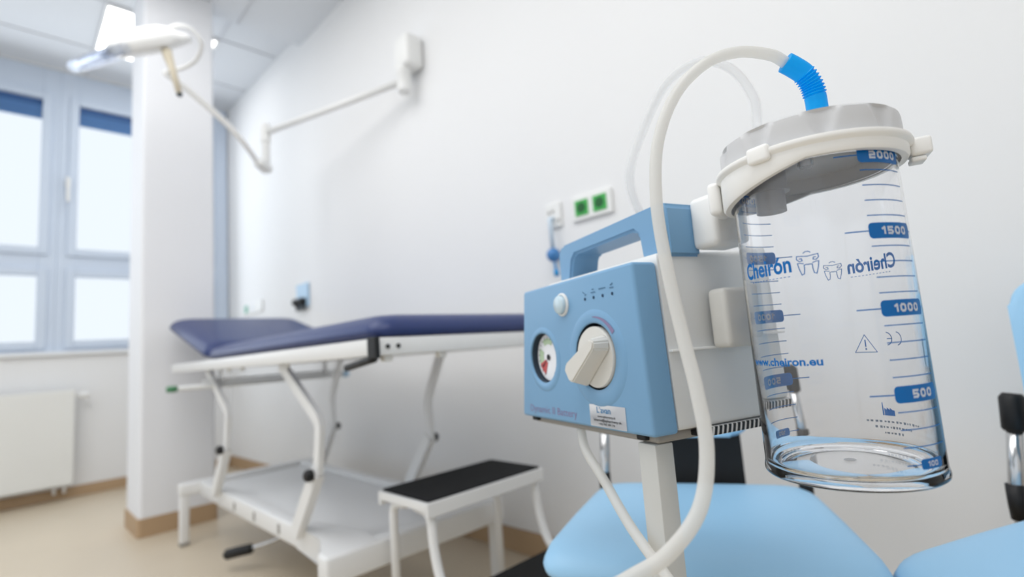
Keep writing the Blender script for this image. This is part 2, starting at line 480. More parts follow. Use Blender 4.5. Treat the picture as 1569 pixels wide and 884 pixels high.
yk = catmull([(0.507,2.753,2.178),(0.533,2.725,2.187),(0.577,2.68,2.196),(0.612,2.611,2.216),(0.618,2.542,2.262),(0.576,2.522,2.304),(0.520,2.526,2.306),(0.465,2.555,2.262),(0.44,2.56,2.225)], 6)
bm = bmesh.new(); tube(bm, rel(yk), 0.0095, 12); link('yoke', bm, M_whiteplastic, t, smooth=True)
# head: a shallow bowl body with a clear ring-shaped front
hd = Vector((0.405, 2.515, 2.165))
ax = (Vector((0.543,2.488,2.193))-Vector((0.15,2.557,1.991))).normalized()   # from front rim to back
sd = Vector((0.62,-0.02,0)).cross(Vector((0,0,1))); sd = Vector((0.16,0.86,0.36))
sd = (sd-ax*sd.dot(ax)).normalized(); nn = ax.cross(sd).normalized()
if nn.z < 0: nn = -nn
HM = Matrix((ax, sd, nn)).transposed().to_4x4()
def head_tf(): return Matrix.Translation(hd-L0)@HM
bm = bmesh.new()
prof = [(0,0.052),(0.05,0.050),(0.09,0.040),(0.125,0.018),(0.135,0.0),(0.128,-0.018),(0.10,-0.026),(0,-0.027)]
lathe(bm, prof, 40)
for v in bm.verts:
    v.co.x = v.co.x*1.18+(0.02 if v.co.x > 0 else 0); v.co.y *= 0.86
    v.co.z *= 1.25
    if v.co.x > 0.09: v.co.z = v.co.z*0.75-0.004
bmesh.ops.transform(bm, matrix=head_tf(), verts=bm.verts[:]); link('lamp_housing', bm, M_whiteplastic, t, auto=50)
bm = bmesh.new()
lathe(bm, [(0.112,0.012),(0.128,0.010),(0.134,0.0),(0.128,-0.014),(0.108,-0.016),(0.100,-0.004)], 44, close=True)
lathe(bm, [(0,-0.012),(0.104,-0.012),(0.104,-0.006),(0,-0.004)], 44)
for v in bm.verts: v.co.z = v.co.z*1.5; v.co = Matrix.Rotation(math.radians(-8), 3, 'Y')@v.co; v.co.x = v.co.x*1.05-0.170; v.co.y *= 0.9; v.co.z -= 0.016
bmesh.ops.transform(bm, matrix=head_tf(), verts=bm.verts[:]); link('clear_lamp_cover', bm, M_lampglass, t, smooth=True)
bm = bmesh.new(); box(bm, -0.175,-0.05,-0.006,-0.10,0.05,0.002,bev=0.003, mtx=head_tf()); link('switch_panel', bm, M_dark, t)
bm = bmesh.new()
hp = rel([(0.461,2.443,2.125),(0.466,2.441,2.10),(0.480,2.437,2.05),(0.506,2.427,1.935)])
sweep(bm, hp, circ(0.0145, 16), scale=[1.35,1.3,0.95,0.85]); link('handle', bm, M_cream, t, smooth=True)
bm = bmesh.new(); lathe(bm, [(0,-0.012),(0.009,-0.011),(0.0125,0),(0.011,0.008),(0,0.009)], 16, hp[-1]); link('handle_tip', bm, M_dark, t, smooth=True)

# ================================================================== EXAM COUCH
CX0, CX1 = 0.58, 1.20; CY0, CYH, CY1 = 1.01, 2.34, 2.94
couch = thing('examination_couch', 'height adjustable examination couch with navy pad on a white steel frame', 'couch', (0.89, 2.0, 0.0))
O = Vector((0.89, 2.0, 0))
def cb(name, bmx, mt, **k):
    bmesh.ops.translate(bmx, vec=-O, verts=bmx.verts[:]); return link(name, bmx, mt, couch, **k)
def pad_bm(x0, y0, x1, y1, z0, h, r=0.05, crown=0.0):
    bmx = bmesh.new()
    o_ = rrect(x0, y0, x1, y1, r, 6)
    cxm, cym = (x0+x1)/2, (y0+y1)/2
    levels = [(0.0, 0.012), (0.004, 0.004), (h*0.18, 0.0), (h*0.36, 0.002), (h*0.55, 0.008), (h*0.72, 0.018), (h*0.86, 0.032), (h*0.95, 0.050), (h, 0.085)]
    rings = []
    for z, ins in levels:
        ring = []
        for x, y in o_:
            dx, dy = x-cxm, y-cym
            ring.append(bmx.verts.new((x-math.copysign(min(ins, abs(dx)), dx), y-math.copysign(min(ins, abs(dy)), dy), z0+z)))
        rings.append(ring)
    n = len(o_)
    for A, B in zip(rings[:-1], rings[1:]):
        for k in range(n): bmx.faces.new((A[k], A[(k+1) % n], B[(k+1) % n], B[k]))
    bmx.faces.new(rings[0][::-1]); bmx.faces.new(rings[-1])
    bmesh.ops.recalc_face_normals(bmx, faces=bmx.faces[:])
    return bmx
bm = pad_bm(CX0, CY0, CX1, CYH-0.004, 0.799, 0.056); cb('seat_pad', bm, M_pad, smooth=True)
# raised head section
bm = pad_bm(CX0, CYH+0.002, CX1, CYH+0.705, 0.0, 0.062)
R_ = Matrix.Translation((0, CYH, 0.799))@Matrix.Rotation(math.radians(14.5), 4, 'X')@Matrix.Translation((0, -CYH, 0))
bmesh.ops.transform(bm, matrix=R_, verts=bm.verts[:]); cb('head_pad', bm, M_pad, smooth=True)
bm = bmesh.new()
bm.free()
for x in (CX0+0.06, CX1-0.09):
    bm = bx(x, CYH+0.01, -0.022, x+0.03, CYH+0.60, -0.001, bev=0.003)
    bmesh.ops.transform(bm, matrix=R_, verts=bm.verts[:]); cb('head_rail', bm, M_white)
# top frame
bm = bmesh.new()
for x in (CX0+0.001, CX1-0.031): box(bm, x, CY0+0.012, 0.757, x+0.03, CY1, 0.797, bev=0.005)
for y in (1.65, 2.30, CY1-0.035): box(bm, CX0+0.031, y, 0.760, CX1-0.031, y+0.03, 0.794, bev=0.004)
box(bm, CX0+0.004, CY0-0.001, 0.757, CX1-0.004, CY0+0.03, 0.797, bev=0.005)
cb('top_frame', bm, M_white, auto=40)
for x in (CX0+0.025, CX0+0.052, CX1-0.05):
    bm = bmesh.new(); lathe(bm, [(0,0),(0.0052,0),(0.0052,0.003),(0,0.003)], 12, (x, CY0-0.001, 0.777), axis='-y')
    cb('bolt_hole', bm, M_black)
bm = bmesh.new(); box(bm, CX0-0.008, CY0-0.006, 0.752, CX0+0.004, CY0+0.03, 0.799, bev=0.002); cb('corner_cap', bm, M_black)
for y in (1.55, 1.95, 2.1):
    bm = bmesh.new(); lathe(bm, [(0,0),(0.007,0),(0.007,0.012),(0,0.012)], 12, (CX0+0.016, y, 0.745)); cb('screw', bm, M_knob)
for x in (0.02, 0.17): bm = bx(CX0+x, CY0+0.006, 0.744, CX0+x+0.022, CY0+0.024, 0.757, bev=0.002); cb('stop_block', bm, M_knob)
hp = rounded([(CX0+0.004, CY0+0.02, 0.752),(CX0+0.004, CY0+0.05, 0.748),(CX0+0.006, CY0+0.155, 0.735)], 0.03)
bm = bmesh.new(); sweep(bm, hp, circ(0.0085, 14)); h_ = cb('release_lever', bm, M_black, smooth=True)
# lever arms (two a side, cranked)
def arm_pts(x, yo): return [(x, 2.545+yo, 0.757), (x, 2.27+yo, 0.572), (x, 2.295+yo, 0.445)]
def arm2_pts(x, yo): return [(x, 2.30+yo, 0.445), (x, 2.455+yo, 0.262)]
for x, yb, P_ in ((0.64, 2.30, (0.245, -0.03, -0.005, 0.155)), (0.64, 1.47, (0.245, -0.03, -0.005, 0.155)), (1.15, 2.45, (-0.10, 0.0, -0.005, 0.155)), (1.15, 1.65, (-0.10, 0.0, -0.005, 0.155))):
    bm = bmesh.new(); sweep(bm, rounded([(x, yb+P_[0], 0.757), (x, yb+P_[1], 0.588), (x, yb+P_[2], 0.445)], 0.03, 5), rect(0.034, 0.016), up=Vector((1,0,0)))
    cb('lift_arm', bm, M_white)
    bm = bmesh.new(); sweep(bm, [(x+0.002, yb, 0.450), (x+0.002, yb+P_[3], 0.255)], rect(0.044, 0.026), up=Vector((1,0,0)))
    cb('lower_arm', bm, M_white)
    bm = bmesh.new(); s = -1 if x < 0.9 else 1
    lathe(bm, [(0,0.0),(0.015,0.0),(0.017,0.004),(0.017,0.016),(0.012,0.022),(0,0.023)], 20, (x-0.012 if s < 0 else x+0.016, yb+0.005, 0.443), axis='-x' if s < 0 else 'x')
    cb('pivot_knob', bm, M_black, auto=40)
# cross bar under the frame with coloured tips
bm = bmesh.new(); tube(bm, [(0.49, 2.45, 0.692),(1.22, 2.45, 0.690)], 0.0105); cb('cross_bar', bm, M_pgrey, smooth=True)
bm = bmesh.new(); tube(bm, [(0.60, 2.472, 0.712),(1.19, 2.472, 0.710)], 0.006); cb('cross_rod', bm, M_pgrey, smooth=True)
for x in (0.66, 1.12):
    bm = bx(x, 2.440, 0.695, x+0.006, 2.480, 0.762, bev=0.002); cb('hanger', bm, M_white)
bm = bmesh.new(); lathe(bm, [(0,-0.02),(0.011,-0.018),(0.013,0),(0.011,0.018),(0,0.02)], 16, (0.487, 2.45, 0.692), axis='x'); cb('green_bar_tip', bm, M_greentip, smooth=True)
bm = bmesh.new(); lathe(bm, [(0,-0.016),(0.014,-0.014),(0.016,0),(0.014,0.014),(0,0.016)], 16, (1.225, 2.45, 0.690), axis='x'); cb('blue_bar_tip', bm, M_plate, smooth=True)
# base: side beams, foot beams with stub legs, tray between
def foot(y, x0, x1, w_, z0):
    bmx = bmesh.new(); box(bmx, x0, y-w_/2, z0, x1, y+w_/2, 0.266, bev=0.009, seg=3); cb('foot_beam', bmx, M_white, auto=45)
    for x in (x0+0.021, x1-0.021):
        bmx = bmesh.new(); box(bmx, x-0.018, y-0.018, 0.012, x+0.018, y+0.018, z0+0.004, bev=0.006, seg=3); cb('foot_post', bmx, M_white, auto=45)
        bmx = bmesh.new(); box(bmx, x-0.0185, y-0.0185, 0.0005, x+0.0185, y+0.0185, 0.0118, bev=0.003); cb('foot_cap', bmx, M_under)
foot(2.76, 0.575, 1.20, 0.045, 0.212)
foot(1.345, 0.590, 1.20, 0.060, 0.196)
for x in (0.655, 1.10):
    bm = bx(x, 1.38, 0.198, x+0.05, 2.74, 0.262, bev=0.008, seg=3); cb('side_beam', bm, M_white, auto=45)
bm = bmesh.new()
prism(bm, [(0.592,1.318),(0.74,1.318),(0.76,1.42),(0.715,1.66),(0.652,1.66),(0.648,1.46),(0.592,1.372)], 0.1965, 0.2675, bev=0.008, seg=3)
cb('gusset', bm, M_white, auto=45)
bm = bx(0.70, 1.42, 0.215, 1.105, 2.72, 0.247, bev=0.006); cb('base_tray', bm, M_white, auto=45)
for y in (2.25, 2.03, 1.80):
    bm = bx(0.651, y, 0.215, 0.656, y+0.008, 0.245); cb('slot', bm, M_under)
bm = bmesh.new(); tube(bm, rounded([(0.80,1.90,0.20),(0.80,2.0,0.15),(0.72,2.12,0.10),(0.675,2.18,0.082)], 0.05), 0.007); pd = cb('pedal_rod', bm, M_chrome, smooth=True)
bm = bmesh.new(); sweep(bm, [(0.69,2.165,0.085),(0.684,2.172,0.083),(0.66,2.21,0.074),(0.628,2.256,0.062),(0.622,2.265,0.060)], circ(0.019, 18), scale=[0.6,0.95,1.0,1.0,0.55]); cb('pedal_grip', bm, M_black, smooth=True)

# ================================================================== STEP STOOL
st = thing('step_stool', 'white tubular two-step stool with black rubber treads in front of the couch', 'stool', (0.94, 1.05, 0.0))
O = Vector((0.94, 1.05, 0))
def sb(name, bmx, mt, **k):
    bmesh.ops.translate(bmx, vec=-O, verts=bmx.verts[:]); return link(name, bmx, mt, st, **k)
def step(x0, y0, x1, y1, z):
    bmx = bmesh.new(); h = 0.036
    box(bmx, x0, y0, z-h, x1, y0+0.012, z, bev=0.003); box(bmx, x0, y1-0.012, z-h, x1, y1, z, bev=0.003)
    box(bmx, x0+0.0, y0+0.0121, z-0.022, x0+0.012, y1-0.0121, z, bev=0.003); box(bmx, x1-0.012, y0+0.0121, z-0.022, x1, y1-0.0121, z, bev=0.003)
    box(bmx, x0+0.0121, y0+0.0121, z-0.014, x1-0.0121, y1-0.0121, z-0.002)
    sb('step_frame', bmx, M_white)
    bmx = bmesh.new(); prism(bmx, rrect(x0+0.008, y0+0.006, x1-0.008, y1-0.006, 0.008), z+0.0003, z+0.004, bev=0.0012)
    sb('tread', bmx, M_tread)
step(0.730, 1.072, 1.142, 1.300, 0.400)
step(0.750, 0.800, 1.120, 1.022, 0.200)
for x in (0.752, 1.120):
    bm = bmesh.new(); tube(bm, rounded([(x,1.262,0.012),(x,1.262,0.370),(x,1.20,0.375)], 0.03), 0.0115); sb('leg', bm, M_white, smooth=True)
for x in (0.752, 1.120):
    bm = bmesh.new(); tube(bm, rounded([(x,1.15,0.376),(x,1.092,0.372),(x,1.084,0.27),(x,1.045,0.180),(x,0.85,0.172),(x,0.832,0.012)], 0.06), 0.0115); sb('leg', bm, M_white, smooth=True)
for x in (0.752, 1.120):
    for y in (1.262, 0.832):
        bm = bmesh.new(); lathe(bm, [(0,0.0005),(0.016,0.0005),(0.016,0.02),(0.0125,0.03),(0,0.03)], 16, (x,y,0)); sb('rubber_foot', bm, M_black, auto=40)

# ================================================================== CHAIRS
def chair(loc, rotz, label, hw=0.125, pw=0.0):
    c = thing('visitor_chair', label, 'chair', (loc[0], loc[1], 0.0), rotz, 'blue waiting chairs along the wall')
    # seat pad: wider at the front, softly crowned with a waterfall front edge
    bm = bmesh.new(); N = 40; rings = []
    def outline(k, ins):
        a = 2*PI*k/N; ca, sa = math.cos(a), math.sin(a)
        e = 0.22
        x = math.copysign(abs(ca)**e, ca); y = math.copysign(abs(sa)**e, sa)
        w_ = (0.222+0.017*y)-ins; return x*w_, y*(0.208-ins)
    for z, ins in ((0.410, 0.030),(0.413, 0.012),(0.421, 0.002),(0.430, 0.0),(0.441, 0.006),(0.448, 0.018),(0.452, 0.040),(0.453, 0.08)):
        ring = []
        for k in range(N):
            x, y = outline(k, ins)
            ring.append(bm.verts.new((x, y, z-(0.012*max(0, (y-0.08)/0.12)**2))))
        rings.append(ring)
    for A, B in zip(rings[:-1], rings[1:]):
        for k in range(N): bm.faces.new((A[k], A[(k+1) % N], B[(k+1) % N], B[k]))
    bm.faces.new(rings[0][::-1]); bm.faces.new(rings[-1]); bmesh.ops.recalc_face_normals(bm, faces=bm.faces[:])
    link('seat', bm, M_seat, c, auto=60)
    # backrest: gently bowed shield
    bm = bmesh.new(); prism(bm, rrect(-hw, 0, hw, 0.27, 0.045, 8), -0.018, 0.018, bev=0.012, seg=4)
    bmesh.ops.subdivide_edges(bm, edges=[e for e in bm.edges if e.calc_length() > 0.1], cuts=4)
    for v in bm.verts:
        x, z, d_ = v.co.x, v.co.y, v.co.z
        w_ = 1+0.10*(z/0.27)
        v.co = (x*w_, -0.235-d_+0.9*x*x-0.16*z, 0.536+z)
    link('backrest', bm, M_seat, c, auto=50)
    # black plastic plate carrying the backrest
    bm = bmesh.new(); prism(bm, rrect(-0.092, 0, 0.092, 0.20, 0.012), -0.006, 0.006, bev=0.002)
    for v in bm.verts: v.co = (v.co.x, -0.232-v.co.z-0.10*max(0, v.co.y-0.06)-0.022, 0.40+v.co.y)
    link('back_plate', bm, M_black, c)
    # tube frame
    for s in (-1, 1):
        bm = bmesh.new(); q_ = s*(0.192+pw)
        tube(bm, rounded([(q_+s*0.006,-0.30,0.012),(q_+s*0.008,-0.232,0.36),(q_+s*0.008,-0.222,0.44),(q_,-0.238,0.565)], 0.06), 0.011)
        lg = link('rear_leg', bm, M_chrome, c, smooth=True)
        bm = bmesh.new(); sweep(bm, [(q_,-0.236,0.548),(q_,-0.237,0.553),(q_-s*0.0015,-0.241,0.605),(q_-s*0.002,-0.242,0.612)], circ(0.0180,16), scale=[0.8,1,1,0.7]); link('grip_cap', bm, M_black, lg, smooth=True)
        bm = bmesh.new(); sweep(bm, [(q_+s*0.008,-0.2225,0.462),(q_+s*0.008,-0.2215,0.43),(q_+s*0.008,-0.2235,0.405)], circ(0.0130,16)); link('clamp', bm, M_black, lg, smooth=True)
        bm = bmesh.new(); tube(bm, rounded([(s*0.196,-0.21,0.392),(s*0.196,0.12,0.392),(s*0.205,0.175,0.37),(s*0.212,0.215,0.012)], 0.05), 0.011)
        link('front_leg', bm, M_chrome, c, smooth=True)
        for y_, x_ in ((-0.30, 0.198+pw), (0.215, 0.212)):
            bm = bmesh.new(); lathe(bm, [(0,0.0005),(0.014,0.0005),(0.014,0.02),(0.012,0.028),(0,0.028)], 14, (s*x_, y_, 0)); link('rubber_foot', bm, M_black, c, auto=40)
    for y_, x_ in ((-0.15, 0.196), (0.10, 0.196), (-0.232, 0.199+pw)):
        bm = bmesh.new(); tube(bm, [(-x_,y_,0.392),(x_,y_,0.392)], 0.009); link('cross_bar', bm, M_chrome, c, smooth=True)
    return c
chair((0.86, 0.45), math.radians(115.8), 'sky blue padded chair standing directly behind the pump stand', hw=0.115)
chair((0.923, -0.101), math.radians(68.9), 'sky blue padded chair at right edge, turned towards its neighbour', hw=0.209, pw=0.064)

# ================================================================== WALL FITTINGS
def on_wall(y, z): return (lwx(y)-0.0006, y, z)
# double green socket: plate in a local frame, x out of the wall = -x, y along wall
t = thing('wall_socket', 'white double wall socket with two bright green inserts above the pump handle', 'socket', on_wall(1.0, 1.212), LW_A)
bm = bmesh.new(); box(bm, -0.012, -0.082, -0.042, 0.0, 0.082, 0.042, bev=0.004, seg=3); link('plate', bm, M_whiteplastic, t)
for y in (-0.037, 0.037):
    bm = bmesh.new(); box(bm, -0.0155, y-0.027, -0.027, -0.0115, y+0.027, 0.027, bev=0.002); ins = link('insert', bm, M_socket, t)
    bm = bmesh.new(); lathe(bm, [(0,0),(0.018,0),(0.0185,0.0012),(0.012,0.0014),(0,0.0008)], 24, (-0.0150, y, 0), axis='-x')
    for dy, dz in ((-0.006, 0.0), (0.006, 0.0)): lathe(bm, [(0,0.0),(0.0024,0.0),(0.0024,0.002),(0,0.002)], 10, (-0.0158, y+dy, dz), axis='-x')
    link('socket_well', bm, M_socketdark, ins)
# small white outlet with hanging clear tube and blue ball
t = thing('gas_outlet', 'small white wall outlet with clear tube and blue ball hanging below', 'outlet', on_wall(1.165, 1.215), LW_A)
bm = bmesh.new(); box(bm, -0.010, -0.034, -0.045, 0.0, 0.034, 0.045, bev=0.004, seg=3); link('plate', bm, M_whiteplastic, t)
for y, z in ((0.018, 0.012), (0.0, 0.014), (0.02, -0.028), (-0.024, -0.022)):
    bm = bmesh.new(); lathe(bm, [(0,0),(0.005,0),(0.005,0.003),(0,0.003)], 12, (-0.0098, y, z), axis='-x'); link('screw_hole', bm, M_under, t)
bm = bmesh.new(); tube(bm, rounded([(-0.012,0.002,-0.012),(-0.03,0.0,-0.014),(-0.032,-0.004,-0.125)], 0.01), 0.008); link('clear_tube', bm, M_palecyan, t, smooth=True)
bm = bmesh.new(); lathe(bm, [(0,-0.026),(0.012,-0.023),(0.022,-0.013),(0.025,0.0),(0.022,0.013),(0.012,0.022),(0,0.024)], 24, (-0.032,-0.004,-0.146)); link('ball', bm, M_ball, t, smooth=True)
bm = bmesh.new(); tube(bm, [(-0.032,-0.006,-0.172),(-0.032,-0.010,-0.20)], 0.004); tube(bm, [(-0.032,-0.010,-0.20),(-0.032,-0.012,-0.222)], 0.009); link('spout', bm, M_bluetip, t, smooth=True)
# pale blue plate with black plugs over the couch
t = thing('wall_box', 'pale blue wall plate with two black plugs above the couch', 'socket', on_wall(3.23, 1.185), LW_A)
bm = bmesh.new(); box(bm, -0.014, -0.082, -0.075, 0.0, 0.082, 0.075, bev=0.004, seg=3); link('plate', bm, M_plate, t)
for y in (-0.035, 0.045):
    bm = bmesh.new(); lathe(bm, [(0,0),(0.026,0),(0.024,0.03),(0.016,0.04),(0,0.041)], 18, (-0.0135, y, -0.042), axis='-x'); box(bm, -0.03, y-0.018, -0.095, -0.014, y+0.018, -0.052, bev=0.004); link('plug', bm, M_black, t, auto=40)
t = thing('wall_socket', 'faint white double socket with one pale green insert left of the couch plate', 'socket', on_wall(4.10, 1.20), LW_A)
bm = bmesh.new(); box(bm, -0.012, -0.20, -0.042, 0.0, 0.20, 0.042, bev=0.004, seg=3); link('plate', bm, M_whiteplastic, t)
bm = bmesh.new(); box(bm, -0.0145, 0.07, -0.028, -0.0115, 0.14, 0.028, bev=0.002); link('green_insert', bm, mat('socket_mint', srgb(120, 180, 160), 0.5, noise=0.02), t)
bm = bmesh.new(); box(bm, -0.0145, -0.06, -0.028, -0.0115, 0.02, 0.028, bev=0.002); link('white_insert', bm, M_sill, t)

# ================================================================== SUCTION PUMP
# local frame: x along the front towards the viewer's right, y away, z up; origin at front right bottom corner
PZ = 0.652
PR = math.atan2(-0.948, -0.319)
pump = thing('suction_pump', 'pale blue and grey portable suction pump with carrying handle on its stand', 'medical pump', (0.463, 0.281, PZ), PR)
H = 0.180
def taper(bmx, zt=H):
    """front shell narrows slightly towards its top"""
    for v in bmx.verts:
        k = max(0, min(1, v.co.z/zt))
        if v.co.x < -0.14: v.co.x += 0.030*k
        else: v.co.x -= 0.008*k
# front shell with round openings for gauge and knob: built by boolean-free ring bridging of a plate
def ring_pts(cx, cz, r, n=48): return [(cx+r*math.cos(2*PI*k/n), cz+r*math.sin(2*PI*k/n)) for k in range(n)]
bm = bmesh.new()
box(bm, -0.287, 0.0, 0.0, 0.0, 0.0335, H, bev=0.0042, seg=4); taper(bm)
shell = link('front_shell', bm, M_pblue, pump, auto=40)
cut = bmesh.new()
lathe(cut, [(0,-0.02),(0.0395,-0.02),(0.0395,0.020),(0,0.020)], 64, (-0.089, 0.0, 0.0835), axis='-y')
lathe(cut, [(0,-0.02),(0.034,-0.02),(0.034,0.016),(0,0.016)], 64, (-0.2115, 0.0, 0.0835), axis='-y')
cutter = link('cutter', cut, M_dark)
md = shell.modifiers.new('b', 'BOOLEAN'); md.operation = 'DIFFERENCE'; md.object = cutter; md.solver = 'EXACT'
dg = bpy.context.evaluated_depsgraph_get(); dg.update()
# (axis -y lathe goes from +y to -y, so the wells are 20 and 16 mm deep behind the face)
cutter.parent = pump; dg.update()
me2 = bpy.data.meshes.new_from_object(shell.evaluated_get(dg)); shell.modifiers.clear(); shell.data = me2
bpy.data.objects.remove(cutter)
me2.set_sharp_from_angle(angle=math.radians(35))
# soft raised rings around the openings
bm = bmesh.new()
lathe(bm, [(0.0395,-0.0002),(0.0403,0.0009),(0.0425,0.0017),(0.0515,0.0016),(0.0550,0.0007),(0.057,-0.0002)], 72, (-0.0865, 0.0, 0.0810), axis='-y')
for v in bm.verts:
    r_ = math.hypot(v.co.x+0.0865, v.co.z-0.081)
    if r_ < 0.0400: v.co.x = -0.089+(v.co.x+0.0865); v.co.z = 0.0835+(v.co.z-0.081)
link('knob_ring', bm, M_pblue, pump, smooth=True)
bm = bmesh.new()
lathe(bm, [(0.034,-0.0002),(0.0350,0.0009),(0.0375,0.0013),(0.0420,0.0009),(0.0440,-0.0002)], 64, (-0.2105, 0.0, 0.0815), axis='-y')
for v in bm.verts:
    r_ = math.hypot(v.co.x+0.2105, v.co.z-0.0815)
    if r_ < 0.0345: v.co.x -= 0.001; v.co.z += 0.002
link('gauge_ring', bm, M_pblue, pump, smooth=True)
# printed arc next to the knob
bm = bmesh.new()
A0, A1 = 35, 88; pr_ = []
for k in range(15):
    a = math.radians(A0+(A1-A0)*k/14); w_ = 0.0028*(1-0.85*k/14)
    for rr in (0.0475-w_, 0.0475+w_): pr_.append(bm.verts.new((-0.0865+rr*math.cos(a), -0.0021, 0.081+rr*math.sin(a))))
for k in range(14): bm.faces.new((pr_[2*k], pr_[2*k+1], pr_[2*k+3], pr_[2*k+2]))
link('dial_arc_print', bm, M_inkviolet, pump)
# well linings
bm = bmesh.new(); lathe(bm, [(0,-0.0196),(0.0393,-0.0196),(0.0393,-0.0008)], 48, (-0.089,0,0.0835), axis='-y'); link('knob_well', bm, M_dark, pump, auto=40)
# knob: disc with a broad tapered pointer bar
knob = bmesh.new()
lathe(knob, [(0,-0.018),(0.034,-0.018),(0.0355,-0.016),(0.0355,0.0010),(0.0345,0.0025),(0,0.003)], 56, (-0.087,0,0.082), axis='-y')
kn = link('control_knob', knob, M_knob, pump, auto=40)
bm = bmesh.new()
ptr = [(-0.040,-0.012),(-0.033,-0.0195),(0.030,-0.0105),(0.036,-0.003),(0.036,0.003),(0.030,0.0105),(-0.033,0.0195),(-0.040,0.012)]
a_ = [bm.verts.new((x, 0.0, y)) for x, y in ptr]; b_ = [bm.verts.new((x*0.93, -0.021, y*0.62)) for x, y in ptr]
bm.faces.new(a_[::-1]); bm.faces.new(b_)
for k in range(8): bm.faces.new((a_[k], a_[(k+1) % 8], b_[(k+1) % 8], b_[k]))
bmesh.ops.recalc_face_normals(bm, faces=bm.faces[:])
bmesh.ops.bevel(bm, geom=bm.edges[:], offset=0.0016, segments=2, affect='EDGES')
bmesh.ops.transform(bm, matrix=Matrix.Translation((-0.087,-0.002,0.082))@Matrix.Rotation(math.radians(-33), 4, 'Y'), verts=bm.verts[:])
link('pointer', bm, M_knob, kn, auto=35)
# gauge
bm = bmesh.new(); lathe(bm, [(0,-0.0150),(0.0338,-0.0150),(0.0338,-0.0008)], 48, (-0.2115,0,0.0835), axis='-y'); g = link('pressure_gauge', bm, M_dark, pump, auto=40)
bm = bmesh.new(); lathe(bm, [(0,-0.0085),(0.0315,-0.0085),(0.0325,-0.0090),(0.0325,-0.0100),(0,-0.0101)], 48, (-0.2110,0,0.0835), axis='-y'); link('dial_face', bm, M_sticker, g)
bm = bmesh.new(); G = Vector((-0.2110, 0.0080, 0.0835))
def sector(bmx, a0, a1, r0, r1, mi, y=0.0):
    n = 10; L = []
    for k in range(n+1):
        a = math.radians(a0+(a1-a0)*k/n)
        for rr in (r0, r1): L.append(bmx.verts.new((G.x+rr*math.cos(a), G.y-y, G.z+rr*math.sin(a))))
    for k in range(n):
        f_ = bmx.faces.new((L[2*k], L[2*k+1], L[2*k+3], L[2*k+2])); f_.material_index = mi
sector(bm, 200, 245, 0.008, 0.026, 0); sector(bm, 150, 200, 0.014, 0.026, 1); sector(bm, 60, 120, 0.018, 0.026, 1)
for k in range(19):
    a = -60+300*k/18; sector(bm, a-0.9, a+0.9, 0.024, 0.0285, 2, 0.0002)
sector(bm, 0, 360, 0.0, 0.0042, 2, 0.0008); sector(bm, 213, 219, 0.004, 0.022, 2, 0.0006)
link('dial_print', bm, [M_red, M_palegreen, M_ink], g)
# push button
bm = bmesh.new(); lathe(bm, [(0,-0.002),(0.0150,-0.002),(0.0150,0.0015),(0.0135,0.0028),(0.0122,0.0028)], 36, (-0.1505,0,0.1500), axis='-y'); pb = link('button_bezel', bm, M_pgrey, pump, auto=40)
bm = bmesh.new(); lathe(bm, [(0.0115,0.0),(0.0118,0.0060),(0.0105,0.0076),(0,0.0082)], 36, (-0.1505,0,0.1500), axis='-y'); link('push_button', bm, mat('button_translucent', srgb(196, 216, 226), 0.25, noise=0.02), pump, auto=50)
# indicator lamps + tiny markings
for k in range(4):
    x = -0.0985+0.0178*k
    bm = bmesh.new(); lathe(bm, [(0,-0.001),(0.0018,-0.001),(0.0018,0.0006),(0,0.0010)], 14, (x, 0, 0.1510), axis='-y'); link('indicator', bm, M_led, pump)
bm = bmesh.new()
def fy(co, x, z, y=-0.0004): return Vector((x+co.x, y, z+co.y))
def bar(bmx, x, z, w_, h_, ang=0, mi=0):
    c_, s_ = math.cos(ang), math.sin(ang)
    q = [bmx.verts.new((x+c_*a-s_*b, -0.0005, z+s_*a+c_*b)) for a, b in ((-w_/2,-h_/2),(w_/2,-h_/2),(w_/2,h_/2),(-w_/2,h_/2))]
    f_ = bmx.faces.new(q); f_.material_index = mi
bar(bm,-0.1000,0.1585,0.005,0.0010,-0.6); bar(bm,-0.0965,0.1558,0.004,0.0010,0.3)
bar(bm,-0.0810,0.1570,0.009,0.0011); bar(bm,-0.0810,0.1605,0.004,0.0012)
bar(bm,-0.0630,0.1592,0.013,0.0013); bar(bm,-0.0455,0.1578,0.007,0.0013); bar(bm,-0.0450,0.1615,0.005,0.0013,0.4)
link('indicator_marks', bm, M_inkdeep, pump)
bm = bmesh.new(); tx = text_mesh('Dynamic II Battery', 0.0095, 0.122, 'LEFT')
merge(bm, tx, 0, lambda co: fy(co, -0.2600, 0.0085, -0.0003)); link('model_lettering', bm, M_inkviolet, pump)
# sticker
bm = bmesh.new(); prism(bm, rrect(-0.109, 0.0025, -0.0415, 0.0275, 0.001), -0.0006, 0.0, mtx=Matrix.Rotation(PI/2, 4, 'X')@Matrix.Identity(4))
for v in bm.verts: v.co.y = -0.0006 if v.co.y > 0 else -0.0002 if abs(v.co.y) > 1e-6 else -0.0001
stk = link('sticker', bm, M_sticker, pump)
bm = bmesh.new()
for body, x, z, h_, w_, mi in (('L\u2019avan', -0.094, 0.0185, 0.0068, 0.026, 0), ('www.epharmeny.sk', -0.0935, 0.0135, 0.0024, 0.034, 1), ('lekarna@epharmeny.sk', -0.1015, 0.0090, 0.0027, 0.052, 1), ('+421 905 389 174', -0.092, 0.0050, 0.0022, 0.030, 1)):
    merge(bm, text_mesh(body, h_, w_, 'LEFT', bold=0.012), mi, lambda co: fy(co, x, z, -0.0010))
link('sticker_lettering', bm, [M_inkblue, M_ink], stk)
